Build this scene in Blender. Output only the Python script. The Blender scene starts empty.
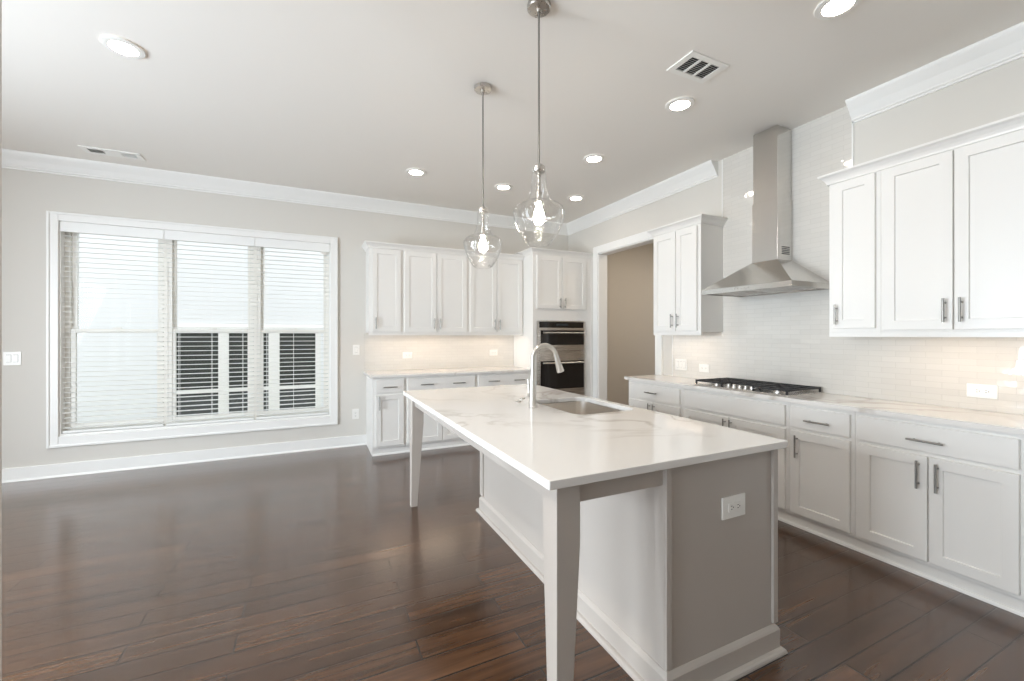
import bpy, bmesh, math, random
from mathutils import Vector, Matrix
random.seed(7)
S = bpy.context.scene
C = S.collection
PI = math.pi

# ------------------------------------------------------------------ camera
CAM_H, YAW, FPX, HORIZON = 1.358, 0.441, 421.2, 335.6
cd = bpy.data.cameras.new('camera')
cam = bpy.data.objects.new('camera', cd)
C.objects.link(cam)
cam.location = (0, 0, CAM_H)
cam.rotation_euler = (PI / 2, 0, -YAW)
cd.sensor_fit = 'HORIZONTAL'
cd.sensor_width = 36.0
cd.lens = 36.0 * FPX / 1024
cd.shift_y = (HORIZON - 340.5) / 1024
cd.clip_start = 0.02
S.camera = cam

# ------------------------------------------------------------------ world, sun, daylight, added fill, exposure
wd = bpy.data.worlds.new('world')
S.world = wd
wd.use_nodes = True
bg = wd.node_tree.nodes['Background']
bg.inputs[0].default_value = (0.89, 0.95, 1.0, 1)
bg.inputs[1].default_value = 1.7


def light(name, kind, loc, rot, energy, color, **kw):
    ld = bpy.data.lights.new(name, kind)
    ld.energy = energy
    ld.color = color
    for k, v in kw.items():
        setattr(ld, k, v)
    o = bpy.data.objects.new(name, ld)
    o.location = loc
    o.rotation_euler = rot
    C.objects.link(o)
    return o


# sun behind the house: it lights the neighbour's wall across the yard
light('sun', 'SUN', (0, -10, 20), (math.radians(31), 0, math.radians(-8)), 2.3, (1, 0.97, 0.94), angle=0.03)
# daylight at the glazed door in the left wall
light('daylight_left', 'AREA', (-4.2, 2.27, 1.25), (0, -PI / 2, 0), 365, (0.81, 0.905, 1.0),
      shape='RECTANGLE', size=2.3, size_y=1.14)
# added fill light outside the extra, unseen window of the room's front half
light('fill_front', 'AREA', (-4.2, -1.6, 1.45), (0, -PI / 2, 0), 30, (0.81, 0.905, 1.0),
      shape='RECTANGLE', size=1.9, size_y=1.9)
light('fill_middle', 'AREA', (-4.2, 0.7, 1.25), (0, -PI / 2 + 0.35, 0), 215, (0.81, 0.905, 1.0),  # added fill behind an extra unseen door, to brighten the island's left side
      shape='RECTANGLE', size=2.3, size_y=1.5)
# added ceiling fill light, out of view, no fixture; brightens the lower cabinets
light('ceiling_fill', 'AREA', (-1.01, 1.25, 3.04), (0, 0, 0), 42, (1, 0.93, 0.86), shape='DISK', size=0.14)
# added fill light, unseen, that brightens the hall wall beyond the doorway
light('hall_fill', 'AREA', (4.8, 4.0, 3.0), (0, 0, 0), 28, (1, 0.86, 0.70), shape='DISK', size=0.25)
S.view_settings.view_transform = 'Standard'
S.view_settings.look = 'None'
S.view_settings.exposure = -0.23
S.view_settings.gamma = 1.0
S.view_settings.use_curve_mapping = False
S.cycles.max_bounces = 10
S.cycles.diffuse_bounces = 6
S.cycles.glossy_bounces = 5
S.cycles.transparent_max_bounces = 24
S.cycles.sample_clamp_indirect = 6.0
S.cycles.caustics_reflective = False
S.cycles.caustics_refractive = False


# ------------------------------------------------------------------ materials
def srgb(r, g, b):
    f = lambda v: (v / 255 / 12.92) if v / 255 <= 0.04045 else ((v / 255 + 0.055) / 1.055) ** 2.4
    return (f(r), f(g), f(b), 1)


def new_mat(name):
    m = bpy.data.materials.new(name)
    m.use_nodes = True
    nt = m.node_tree
    return m, nt, nt.nodes['Principled BSDF']


def nd(nt, typ, **kw):
    n = nt.nodes.new(typ)
    for k, v in kw.items():
        setattr(n, k, v)
    return n


def paint(name, col, rough=0.4, metal=0.0, bump=0.0, bscale=200.0, vary=0.0, spec=0.5):
    m, nt, b = new_mat(name)
    b.inputs['Base Color'].default_value = col
    b.inputs['Roughness'].default_value = rough
    b.inputs['Metallic'].default_value = metal
    b.inputs['Specular IOR Level'].default_value = spec
    tc = nd(nt, 'ShaderNodeTexCoord')
    n = nd(nt, 'ShaderNodeTexNoise')
    n.inputs['Scale'].default_value = bscale
    nt.links.new(tc.outputs['Object'], n.inputs['Vector'])
    if bump:
        bp = nd(nt, 'ShaderNodeBump')
        bp.inputs['Strength'].default_value = bump
        bp.inputs['Distance'].default_value = 0.002
        nt.links.new(n.outputs['Fac'], bp.inputs['Height'])
        nt.links.new(bp.outputs['Normal'], b.inputs['Normal'])
    if vary:
        mr = nd(nt, 'ShaderNodeMapRange')
        mr.inputs['To Min'].default_value = max(0.02, rough - vary)
        mr.inputs['To Max'].default_value = rough + vary
        nt.links.new(n.outputs['Fac'], mr.inputs['Value'])
        nt.links.new(mr.outputs['Result'], b.inputs['Roughness'])
    return m


def emit(name, col, strength):
    m = bpy.data.materials.new(name)
    m.use_nodes = True
    nt = m.node_tree
    nt.nodes.clear()
    e = nd(nt, 'ShaderNodeEmission')
    e.inputs[0].default_value = col
    e.inputs[1].default_value = strength
    o = nd(nt, 'ShaderNodeOutputMaterial')
    nt.links.new(e.outputs[0], o.inputs[0])
    return m


def glass(name, tint, ior=1.45, rough=0.02, seeded=False, amount=1.0):
    """thin clear glass: see-through with a Fresnel reflection"""
    m = bpy.data.materials.new(name)
    m.use_nodes = True
    nt = m.node_tree
    nt.nodes.clear()
    t = nd(nt, 'ShaderNodeBsdfTransparent')
    t.inputs[0].default_value = tint
    g = nd(nt, 'ShaderNodeBsdfGlossy')
    g.inputs['Roughness'].default_value = rough
    fr = nd(nt, 'ShaderNodeLayerWeight')
    fr.inputs['Blend'].default_value = 0.5
    pw = nd(nt, 'ShaderNodeMath', operation='POWER')
    pw.inputs[1].default_value = 2.4
    ml = nd(nt, 'ShaderNodeMath', operation='MULTIPLY_ADD')
    ml.inputs[1].default_value = 0.9 * amount
    ml.inputs[2].default_value = 0.06 * amount
    mx = nd(nt, 'ShaderNodeMixShader')
    o = nd(nt, 'ShaderNodeOutputMaterial')
    nt.links.new(fr.outputs['Facing'], pw.inputs[0])
    nt.links.new(pw.outputs[0], ml.inputs[0])
    nt.links.new(ml.outputs[0], mx.inputs[0])
    nt.links.new(t.outputs[0], mx.inputs[1])
    nt.links.new(g.outputs[0], mx.inputs[2])
    nt.links.new(mx.outputs[0], o.inputs[0])
    if seeded:
        tc = nd(nt, 'ShaderNodeTexCoord')
        v = nd(nt, 'ShaderNodeTexVoronoi')
        v.inputs['Scale'].default_value = 60
        bp = nd(nt, 'ShaderNodeBump')
        bp.inputs['Strength'].default_value = 0.5
        bp.inputs['Distance'].default_value = 0.004
        nt.links.new(tc.outputs['Object'], v.inputs['Vector'])
        nt.links.new(v.outputs['Distance'], bp.inputs['Height'])
        nt.links.new(bp.outputs['Normal'], g.inputs['Normal'])
        nt.links.new(bp.outputs['Normal'], fr.inputs['Normal'])
    return m


def floor_mat():
    m, nt, b = new_mat('dark_plank_floor')
    tc = nd(nt, 'ShaderNodeTexCoord')
    mp = nd(nt, 'ShaderNodeMapping')
    mp.inputs['Location'].default_value = (0.31, 0.02, 0)
    br = nd(nt, 'ShaderNodeTexBrick', offset=0.37, offset_frequency=2, squash=1.0)
    br.inputs['Color1'].default_value = (0.25, 0.25, 0.25, 1)
    br.inputs['Color2'].default_value = (0.85, 0.85, 0.85, 1)
    br.inputs['Mortar'].default_value = (0, 0, 0, 1)
    br.inputs['Scale'].default_value = 1.0
    br.inputs['Mortar Size'].default_value = 0.005
    br.inputs['Mortar Smooth'].default_value = 0.9
    br.inputs['Brick Width'].default_value = 1.15
    br.inputs['Row Height'].default_value = 0.127
    nt.links.new(tc.outputs['Object'], mp.inputs['Vector'])
    nt.links.new(mp.outputs['Vector'], br.inputs['Vector'])
    # grain: noise stretched along the plank, shifted per plank
    ad = nd(nt, 'ShaderNodeVectorMath', operation='ADD')
    cmb = nd(nt, 'ShaderNodeCombineXYZ')
    sc = nd(nt, 'ShaderNodeMath', operation='MULTIPLY')
    sc.inputs[1].default_value = 37.0
    nt.links.new(br.outputs['Color'], sc.inputs[0])
    nt.links.new(sc.outputs[0], cmb.inputs['Z'])
    nt.links.new(mp.outputs['Vector'], ad.inputs[0])
    nt.links.new(cmb.outputs[0], ad.inputs[1])
    mg = nd(nt, 'ShaderNodeMapping')
    mg.inputs['Scale'].default_value = (1.2, 22, 1)
    nt.links.new(ad.outputs[0], mg.inputs['Vector'])
    gr = nd(nt, 'ShaderNodeTexNoise')
    gr.inputs['Scale'].default_value = 1.6
    gr.inputs['Detail'].default_value = 5
    gr.inputs['Distortion'].default_value = 0.4
    nt.links.new(mg.outputs[0], gr.inputs['Vector'])
    ramp = nd(nt, 'ShaderNodeValToRGB')
    ramp.color_ramp.elements[0].position = 0.3
    ramp.color_ramp.elements[0].color = (0.047, 0.020, 0.0085, 1)
    ramp.color_ramp.elements[1].position = 0.75
    ramp.color_ramp.elements[1].color = (0.118, 0.054, 0.024, 1)
    nt.links.new(gr.outputs['Fac'], ramp.inputs['Fac'])
    hv = nd(nt, 'ShaderNodeMix', data_type='RGBA', blend_type='MULTIPLY')
    hv.inputs[0].default_value = 0.75
    mr = nd(nt, 'ShaderNodeMapRange')
    mr.inputs['From Min'].default_value = 0.25
    mr.inputs['From Max'].default_value = 0.85
    mr.inputs['To Min'].default_value = 0.7
    mr.inputs['To Max'].default_value = 1.3
    nt.links.new(br.outputs['Color'], mr.inputs['Value'])
    nt.links.new(ramp.outputs['Color'], hv.inputs[6])
    nt.links.new(mr.outputs['Result'], hv.inputs[7])
    mm = nd(nt, 'ShaderNodeMix', data_type='RGBA')
    mm.inputs[7].default_value = (0.008, 0.0045, 0.003, 1)
    nt.links.new(br.outputs['Fac'], mm.inputs[0])
    nt.links.new(hv.outputs[2], mm.inputs[6])
    nt.links.new(mm.outputs[2], b.inputs['Base Color'])
    # scraped surface: soft waves across the board, grain, and a groove at each joint
    mw = nd(nt, 'ShaderNodeMapping')
    mw.inputs['Scale'].default_value = (5, 22, 1)
    nt.links.new(ad.outputs[0], mw.inputs['Vector'])
    wv = nd(nt, 'ShaderNodeTexNoise')
    wv.inputs['Scale'].default_value = 1.0
    wv.inputs['Detail'].default_value = 2
    nt.links.new(mw.outputs[0], wv.inputs['Vector'])
    b1 = nd(nt, 'ShaderNodeBump')
    b1.inputs['Strength'].default_value = 0.16
    b1.inputs['Distance'].default_value = 0.002
    nt.links.new(wv.outputs['Fac'], b1.inputs['Height'])
    b2 = nd(nt, 'ShaderNodeBump', invert=True)
    b2.inputs['Strength'].default_value = 1.0
    b2.inputs['Distance'].default_value = 0.004
    nt.links.new(br.outputs['Fac'], b2.inputs['Height'])
    nt.links.new(b1.outputs['Normal'], b2.inputs['Normal'])
    nt.links.new(b2.outputs['Normal'], b.inputs['Normal'])
    rr = nd(nt, 'ShaderNodeMapRange')
    rr.inputs['To Min'].default_value = 0.18
    rr.inputs['To Max'].default_value = 0.30
    nt.links.new(gr.outputs['Fac'], rr.inputs['Value'])
    nt.links.new(rr.outputs['Result'], b.inputs['Roughness'])
    b.inputs['Specular IOR Level'].default_value = 0.2
    b.inputs['Coat Weight'].default_value = 0.9
    b.inputs['Coat Roughness'].default_value = 0.19
    b.inputs['Coat IOR'].default_value = 1.55
    return m


def marble_mat():
    m, nt, b = new_mat('veined_white_quartz')
    tc = nd(nt, 'ShaderNodeTexCoord')
    n0 = nd(nt, 'ShaderNodeTexNoise')
    n0.inputs['Scale'].default_value = 1.5
    n0.inputs['Detail'].default_value = 4
    n0.inputs['Roughness'].default_value = 0.5
    n0.inputs['Distortion'].default_value = 0.9
    nt.links.new(tc.outputs['Object'], n0.inputs['Vector'])
    s1 = nd(nt, 'ShaderNodeMath', operation='SUBTRACT')
    s1.inputs[1].default_value = 0.5
    ab = nd(nt, 'ShaderNodeMath', operation='ABSOLUTE')
    nt.links.new(n0.outputs['Fac'], s1.inputs[0])
    nt.links.new(s1.outputs[0], ab.inputs[0])
    ramp = nd(nt, 'ShaderNodeValToRGB')
    ramp.color_ramp.elements[0].position = 0.0
    ramp.color_ramp.elements[0].color = (1, 1, 1, 1)
    ramp.color_ramp.elements[1].position = 0.035
    ramp.color_ramp.elements[1].color = (0, 0, 0, 1)
    nt.links.new(ab.outputs[0], ramp.inputs['Fac'])
    n1 = nd(nt, 'ShaderNodeTexNoise')
    n1.inputs['Scale'].default_value = 1.3
    n1.inputs['Detail'].default_value = 2
    mp = nd(nt, 'ShaderNodeMapping')
    mp.inputs['Location'].default_value = (3.1, 1.7, 5)
    nt.links.new(tc.outputs['Object'], mp.inputs['Vector'])
    nt.links.new(mp.outputs[0], n1.inputs['Vector'])
    mk = nd(nt, 'ShaderNodeMapRange')
    mk.inputs['From Min'].default_value = 0.42
    mk.inputs['From Max'].default_value = 0.6
    nt.links.new(n1.outputs['Fac'], mk.inputs['Value'])
    mu = nd(nt, 'ShaderNodeMath', operation='MULTIPLY')
    nt.links.new(ramp.outputs['Color'], mu.inputs[0])
    nt.links.new(mk.outputs['Result'], mu.inputs[1])
    mu2 = nd(nt, 'ShaderNodeMath', operation='MULTIPLY')
    mu2.inputs[1].default_value = 0.6
    nt.links.new(mu.outputs[0], mu2.inputs[0])
    mx = nd(nt, 'ShaderNodeMix', data_type='RGBA')
    mx.inputs[6].default_value = srgb(231, 228, 224)
    mx.inputs[7].default_value = srgb(178, 168, 158)
    nt.links.new(mu2.outputs[0], mx.inputs[0])
    nt.links.new(mx.outputs[2], b.inputs['Base Color'])
    b.inputs['Roughness'].default_value = 0.1
    b.inputs['Specular IOR Level'].default_value = 0.5
    return m


def tile_mat(name, axis):
    """glossy stacked strip tile; axis is the world axis along the wall ('x' or 'y')"""
    m, nt, b = new_mat(name)
    tc = nd(nt, 'ShaderNodeTexCoord')
    sp = nd(nt, 'ShaderNodeSeparateXYZ')
    nt.links.new(tc.outputs['Object'], sp.inputs[0])
    cb = nd(nt, 'ShaderNodeCombineXYZ')
    nt.links.new(sp.outputs['X' if axis == 'x' else 'Y'], cb.inputs['X'])
    nt.links.new(sp.outputs['Z'], cb.inputs['Y'])
    br = nd(nt, 'ShaderNodeTexBrick', offset=0.5, offset_frequency=2)
    br.inputs['Color1'].default_value = srgb(216, 212, 205)
    br.inputs['Color2'].default_value = srgb(220, 216, 209)
    br.inputs['Mortar'].default_value = srgb(208, 204, 197)
    br.inputs['Scale'].default_value = 1.0
    br.inputs['Brick Width'].default_value = 0.155
    br.inputs['Row Height'].default_value = 0.038
    br.inputs['Mortar Size'].default_value = 0.0014
    nt.links.new(cb.outputs[0], br.inputs['Vector'])
    nt.links.new(br.outputs['Color'], b.inputs['Base Color'])
    # every tile sits at a slightly different tilt
    wn = nd(nt, 'ShaderNodeTexWhiteNoise', noise_dimensions='3D')
    mp = nd(nt, 'ShaderNodeMapping')
    mp.inputs['Scale'].default_value = (1 / 0.0775, 1 / 0.038, 1)
    fl = nd(nt, 'ShaderNodeVectorMath', operation='FLOOR')
    nt.links.new(cb.outputs[0], mp.inputs['Vector'])
    nt.links.new(mp.outputs[0], fl.inputs[0])
    nt.links.new(fl.outputs[0], wn.inputs['Vector'])
    sb = nd(nt, 'ShaderNodeVectorMath', operation='SUBTRACT')
    sb.inputs[1].default_value = (0.5, 0.5, 0.5)
    nt.links.new(wn.outputs['Color'], sb.inputs[0])
    sl = nd(nt, 'ShaderNodeVectorMath', operation='SCALE')
    sl.inputs['Scale'].default_value = 0.032
    nt.links.new(sb.outputs[0], sl.inputs[0])
    ns = nd(nt, 'ShaderNodeTexNoise')
    ns.inputs['Scale'].default_value = 16
    nt.links.new(tc.outputs['Object'], ns.inputs['Vector'])
    bp = nd(nt, 'ShaderNodeBump')
    bp.inputs['Strength'].default_value = 0.25
    bp.inputs['Distance'].default_value = 0.003
    nt.links.new(ns.outputs['Fac'], bp.inputs['Height'])
    b2 = nd(nt, 'ShaderNodeBump', invert=True)
    b2.inputs['Strength'].default_value = 0.5
    b2.inputs['Distance'].default_value = 0.001
    nt.links.new(br.outputs['Fac'], b2.inputs['Height'])
    nt.links.new(bp.outputs['Normal'], b2.inputs['Normal'])
    ad = nd(nt, 'ShaderNodeVectorMath', operation='ADD')
    nt.links.new(b2.outputs['Normal'], ad.inputs[0])
    nt.links.new(sl.outputs[0], ad.inputs[1])
    nm = nd(nt, 'ShaderNodeVectorMath', operation='NORMALIZE')
    nt.links.new(ad.outputs[0], nm.inputs[0])
    nt.links.new(nm.outputs[0], b.inputs['Normal'])
    b.inputs['Roughness'].default_value = 0.06
    b.inputs['Specular IOR Level'].default_value = 0.9
    b.inputs['Coat Weight'].default_value = 0.6
    b.inputs['Coat Roughness'].default_value = 0.03
    nt.links.new(nm.outputs[0], b.inputs['Coat Normal'])
    return m


def steel_mat(name, col, rough, stretch=(1, 60, 60), strength=0.05):
    m, nt, b = new_mat(name)
    b.inputs['Base Color'].default_value = col
    b.inputs['Metallic'].default_value = 1.0
    tc = nd(nt, 'ShaderNodeTexCoord')
    mp = nd(nt, 'ShaderNodeMapping')
    mp.inputs['Scale'].default_value = stretch
    n = nd(nt, 'ShaderNodeTexNoise')
    n.inputs['Scale'].default_value = 6
    nt.links.new(tc.outputs['Object'], mp.inputs['Vector'])
    nt.links.new(mp.outputs[0], n.inputs['Vector'])
    mr = nd(nt, 'ShaderNodeMapRange')
    mr.inputs['To Min'].default_value = rough - 0.05
    mr.inputs['To Max'].default_value = rough + 0.05
    nt.links.new(n.outputs['Fac'], mr.inputs['Value'])
    nt.links.new(mr.outputs['Result'], b.inputs['Roughness'])
    bp = nd(nt, 'ShaderNodeBump')
    bp.inputs['Strength'].default_value = strength
    bp.inputs['Distance'].default_value = 0.001
    nt.links.new(n.outputs['Fac'], bp.inputs['Height'])
    nt.links.new(bp.outputs['Normal'], b.inputs['Normal'])
    return m


def siding_mat():
    m, nt, b = new_mat('white_lap_siding')
    b.inputs['Base Color'].default_value = (0.86, 0.87, 0.88, 1)
    b.inputs['Roughness'].default_value = 0.6
    tc = nd(nt, 'ShaderNodeTexCoord')
    w = nd(nt, 'ShaderNodeTexWave', wave_type='BANDS', bands_direction='Z', wave_profile='SAW')
    w.inputs['Scale'].default_value = 0.314 / 0.18 * 1.0
    bp = nd(nt, 'ShaderNodeBump')
    bp.inputs['Strength'].default_value = 0.4
    bp.inputs['Distance'].default_value = 0.02
    nt.links.new(tc.outputs['Object'], w.inputs['Vector'])
    nt.links.new(w.outputs['Fac'], bp.inputs['Height'])
    nt.links.new(bp.outputs['Normal'], b.inputs['Normal'])
    return m


M_WALL = paint('greige_wall_paint', srgb(214, 210, 203), 0.7, bump=0.05, bscale=300)
M_CEIL = paint('ceiling_paint', srgb(238, 234, 228), 0.8, bump=0.05, bscale=250)
M_TRIM = paint('white_trim_paint', srgb(238, 237, 234), 0.35, vary=0.03, bscale=20)
M_CAB = paint('white_cabinet_paint', srgb(232, 230, 226), 0.32, vary=0.03, bscale=20)
M_ISLE = paint('taupe_island_paint', srgb(184, 176, 168), 0.34, vary=0.03, bscale=20)
M_FLOOR = floor_mat()
M_QUARTZ = marble_mat()
M_TILE_X = tile_mat('glossy_strip_tile_back', 'x')
M_TILE_Y = tile_mat('glossy_strip_tile_right', 'y')
M_STEEL = steel_mat('brushed_steel', (0.63, 0.60, 0.57, 1), 0.27)
M_SINK = steel_mat('sink_steel', (0.80, 0.76, 0.71, 1), 0.36)
M_HOOD = steel_mat('hood_steel', (0.66, 0.64, 0.61, 1), 0.19, (60, 60, 1), 0.04)
M_NICKEL = paint('brushed_nickel', (0.60, 0.57, 0.53, 1), 0.28, 1.0, vary=0.04, bscale=60)
M_PULL = paint('pull_metal', (0.30, 0.29, 0.27, 1), 0.34, 1.0, vary=0.04, bscale=60)
M_CHROME = paint('satin_faucet_metal', (0.64, 0.62, 0.585, 1), 0.33, 1.0, vary=0.03, bscale=60)
M_BLACKGLASS = paint('black_oven_glass', (0.012, 0.010, 0.009, 1), 0.06, vary=0.01, bscale=8)
M_BLACK = paint('black_iron', (0.018, 0.018, 0.02, 1), 0.5, vary=0.08, bscale=90)
M_PLASTIC = paint('white_plastic', srgb(240, 238, 233), 0.3, vary=0.03, bscale=30)
M_SLOT = paint('dark_slot', (0.03, 0.03, 0.03, 1), 0.6, vary=0.05, bscale=50)
M_VINYL = paint('window_vinyl', srgb(236, 233, 226), 0.4, vary=0.04, bscale=30)
M_SLAT = paint('blind_slat_white', srgb(240, 240, 238), 0.45, vary=0.04, bscale=30)
M_PANE = glass('window_glass', (0.98, 0.985, 0.985, 1), 1.45, 0.01, amount=0.1)
M_SHADE = glass('seeded_pendant_glass', (0.985, 0.985, 0.98, 1), 1.5, 0.04, seeded=True, amount=1.0)
M_DARKPANE = paint('neighbour_dark_glass', (0.05, 0.055, 0.05, 1), 0.12, vary=0.03, bscale=4)
M_SIDING = siding_mat()
M_LAWN = paint('yard_grass', (0.10, 0.13, 0.06, 1), 0.9, bump=0.4, bscale=40)
E_DOWN = emit('downlight_lens', (1.0, 0.87, 0.74, 1), 58)
E_UNDER = emit('undercabinet_lens', (1.0, 0.80, 0.62, 1), 27)
E_BULB = emit('pendant_bulb', (1.0, 0.91, 0.80, 1), 155)


# ------------------------------------------------------------------ mesh helpers
class MB:
    def __init__(self):
        self.bm = bmesh.new()

    def box(self, x0, x1, y0, y1, z0, z1):
        x0, x1 = sorted((x0, x1)); y0, y1 = sorted((y0, y1)); z0, z1 = sorted((z0, z1))
        v = [self.bm.verts.new((x, y, z)) for z in (z0, z1) for y in (y0, y1) for x in (x0, x1)]
        for f in ((0, 2, 3, 1), (4, 5, 7, 6), (0, 1, 5, 4), (2, 6, 7, 3), (0, 4, 6, 2), (1, 3, 7, 5)):
            self.bm.faces.new([v[i] for i in f])
        return self

    def prism(self, pts, axis, a0, a1):
        """2-D outline pts extruded along axis; pts are the other two coordinates in order"""
        def P(p, a):
            return {'x': (a, p[0], p[1]), 'y': (p[0], a, p[1]), 'z': (p[0], p[1], a)}[axis]
        A = [self.bm.verts.new(P(p, a0)) for p in pts]
        B = [self.bm.verts.new(P(p, a1)) for p in pts]
        n = len(pts)
        self.bm.faces.new(A[::-1]); self.bm.faces.new(B)
        for i in range(n):
            self.bm.faces.new((A[i], A[(i + 1) % n], B[(i + 1) % n], B[i]))
        return self

    def loft(self, rings, cap=True, close=True):
        R = [[self.bm.verts.new(p) for p in r] for r in rings]
        n = len(R[0])
        for a, b in zip(R, R[1:]):
            for i in range(n if close else n - 1):
                self.bm.faces.new((a[i], a[(i + 1) % n], b[(i + 1) % n], b[i]))
        if cap:
            self.bm.faces.new(R[0][::-1]); self.bm.faces.new(R[-1])
        return self

    def cyl(self, p0, p1, r0, r1=None, n=16):
        return self.tube([p0, p1], [r0, r0 if r1 is None else r1], n)

    def tube(self, path, radii, n=14):
        path = [Vector(p) for p in path]
        if not hasattr(radii, '__len__'):
            radii = [radii] * len(path)
        rings, up = [], None
        for i, p in enumerate(path):
            t = (path[min(i + 1, len(path) - 1)] - path[max(i - 1, 0)]).normalized()
            if up is None:
                up = Vector((0, 0, 1)) if abs(t.z) < 0.9 else Vector((0, 1, 0))
            s = t.cross(up).normalized()
            up = s.cross(t).normalized()
            rings.append([tuple(p + (s * math.cos(a) + up * math.sin(a)) * radii[i])
                          for a in [2 * PI * k / n for k in range(n)]])
        return self.loft(rings)

    def lathe(self, c, prof, n=32, axis='z', cap=True):
        def P(r, h, a):
            x, y = r * math.cos(a), r * math.sin(a)
            o = {'z': (x, y, h), 'x': (h, x, y), 'y': (x, h, y)}[axis]
            return (c[0] + o[0], c[1] + o[1], c[2] + o[2])
        return self.loft([[P(r, h, 2 * PI * k / n) for k in range(n)] for r, h in prof], cap=cap)

    def build(self, name, mat, parent=None, bevel=0.0, smooth=False, seg=2):
        bm = self.bm
        bmesh.ops.recalc_face_normals(bm, faces=bm.faces)
        if parent is not None:
            o0 = world_loc(parent)
            bmesh.ops.translate(bm, verts=bm.verts, vec=-o0)
        me = bpy.data.meshes.new(name)
        bm.to_mesh(me); bm.free()
        if smooth:
            for p in me.polygons:
                p.use_smooth = True
        mats = mat if isinstance(mat, (list, tuple)) else [mat]
        for m in mats:
            me.materials.append(m)
        o = bpy.data.objects.new(name, me)
        C.objects.link(o)
        if parent is not None:
            o.parent = parent
        if bevel:
            b = o.modifiers.new('bevel', 'BEVEL')
            b.width = bevel; b.segments = seg; b.limit_method = 'ANGLE'; b.angle_limit = math.radians(40)
        if smooth:
            try:
                me.set_sharp_from_angle(angle=math.radians(38))
            except Exception:
                pass
        return o


def world_loc(o):
    v = Vector(o.location)
    while o.parent is not None:
        o = o.parent
        v += Vector(o.location)
    return v


def thing(name, label, cat, loc, group=None):
    o = bpy.data.objects.new(name, None)
    o.empty_display_size = 0.1
    o.location = loc
    C.objects.link(o)
    o['label'] = label; o['category'] = cat
    if group:
        o['group'] = group
    return o


def tag(o, label, cat, group=None):
    o['label'] = label; o['category'] = cat
    if group:
        o['group'] = group
    return o


def struct(o, label=None):
    o['kind'] = 'structure'
    if label:
        o['label'] = label
    return o


# ------------------------------------------------------------------ the room shell
W, D, H = 3.58, 5.54, 3.06          # inner faces of right wall, back wall, ceiling
XL, YB = -4.0, -3.2                 # unseen left wall and wall behind the camera
WT = 0.14
DO0, DO1, DOZ = 3.68, 4.78, 2.50    # doorway in the right wall
WX0, WX1, WZ0, WZ1 = -2.216, 0.187, 0.385, 2.465   # window opening in the back wall
HX = W + WT + 2.3                  # far wall of the hall beyond the doorway

struct(MB().box(XL - WT, HX + WT, YB - WT, D + WT, -0.1, 0).build('floor', M_FLOOR),
       'dark brown hand-scraped plank floor')
struct(MB().box(XL - WT, HX + WT, YB - WT, D + WT, H, H + 0.1).build('ceiling', M_CEIL), 'smooth pale ceiling')
b = MB()
b.box(XL - WT, WX0, D, D + WT, 0, H).box(WX1, HX + WT, D, D + WT, 0, H)
b.box(WX0, WX1, D, D + WT, 0, WZ0).box(WX0, WX1, D, D + WT, WZ1, H)
struct(b.build('wall_back', M_WALL), 'greige wall with the wide window and the ovens')
b = MB()
b.box(W, W + WT, YB - WT, DO0, 0, H).box(W, W + WT, DO1, D, 0, H).box(W, W + WT, DO0, DO1, DOZ, H)
struct(b.build('wall_right', M_WALL), 'greige wall behind the range hood')
struct(MB().box(XL - WT, HX + WT, YB - WT, YB, 0, H).build('wall_front', M_WALL))
LD0, LD1, LDZ = 1.70, 2.84, 2.42
b = MB()
b.box(XL - WT, XL, YB, -2.5, 0, H).box(XL - WT, XL, -.7, -.1, 0, H).box(XL - WT, XL, -2.5, -.7, 0, .5).box(XL - WT, XL, -2.5, -.7, 2.4, H)
b.box(XL - WT, XL, 1.5, LD0, 0, H).box(XL - WT, XL, -.1, 1.5, LDZ, H)
b.box(XL - WT, XL, LD1, D, 0, H).box(XL - WT, XL, LD0, LD1, LDZ, H)
struct(b.build('wall_left', M_WALL))
b = MB().box(HX, HX + WT, 1.9, D, 0, H).box(W + WT, HX, 1.9, 2.0, 0, H)
struct(b.build('wall_hall', M_WALL), 'shaded wall seen through the doorway')
# end of the partition the camera stands beside
struct(MB().box(-1.05, -0.802, 1.56, 1.705, 0, H).build('wall_partition', M_WALL), 'edge of a wall at the left border')

# unseen left wall glazing: a door, plus a door and window added for light
def glazing(name, y0, y1, z0, z1):
    b = MB()
    ym = (y0 + y1) / 2
    for a, c, p, q in ((y0, y0 + .06, z0, z1), (y1 - .06, y1, z0, z1), (y0 + .06, y1 - .06, z1 - .06, z1),
                       (y0 + .06, y1 - .06, z0, z0 + .06), (ym - .05, ym + .05, z0 + .06, z1 - .06)):
        b.box(XL - .1, XL - .03, a, c, p, q)
    o = struct(b.build(name, M_TRIM))
    MB().box(XL - .07, XL - .064, y0 + .06, y1 - .06, z0 + .06, z1 - .06).build('pane', M_PANE, o)


glazing('door_1', LD0, LD1, 0, LDZ)
glazing('added_door', -.1, 1.5, 0, LDZ)  # extra unseen door, added for the middle fill light
glazing('added_window', -2.5, -.7, .5, 2.4)  # extra unseen window, added for the front fill light


# crown moulding profile (out from wall, down from ceiling)
def crown_profile(p=0.1, d=0.15):
    return [(0, 0), (p, 0), (p, .012 * d / .15), (p * .93, .025 * d / .15), (p * .82, .04 * d / .15),
            (p * .55, .075 * d / .15), (p * .34, .108 * d / .15), (p * .24, .122 * d / .15),
            (p * .24, .132 * d / .15), (p * .12, .138 * d / .15), (p * .12, d), (0, d)]


def crown_back(x0, x1, name='trim_1'):
    return struct(MB().prism([(D - a, H - z) for a, z in crown_profile()], 'x', x0, x1).build(name, M_TRIM),
                  'white crown moulding above the window wall')


def crown_right(y0, y1, name, lab):
    return struct(MB().prism([(W - a, H - z) for a, z in crown_profile()], 'y', y0, y1).build(name, M_TRIM), lab)


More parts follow.
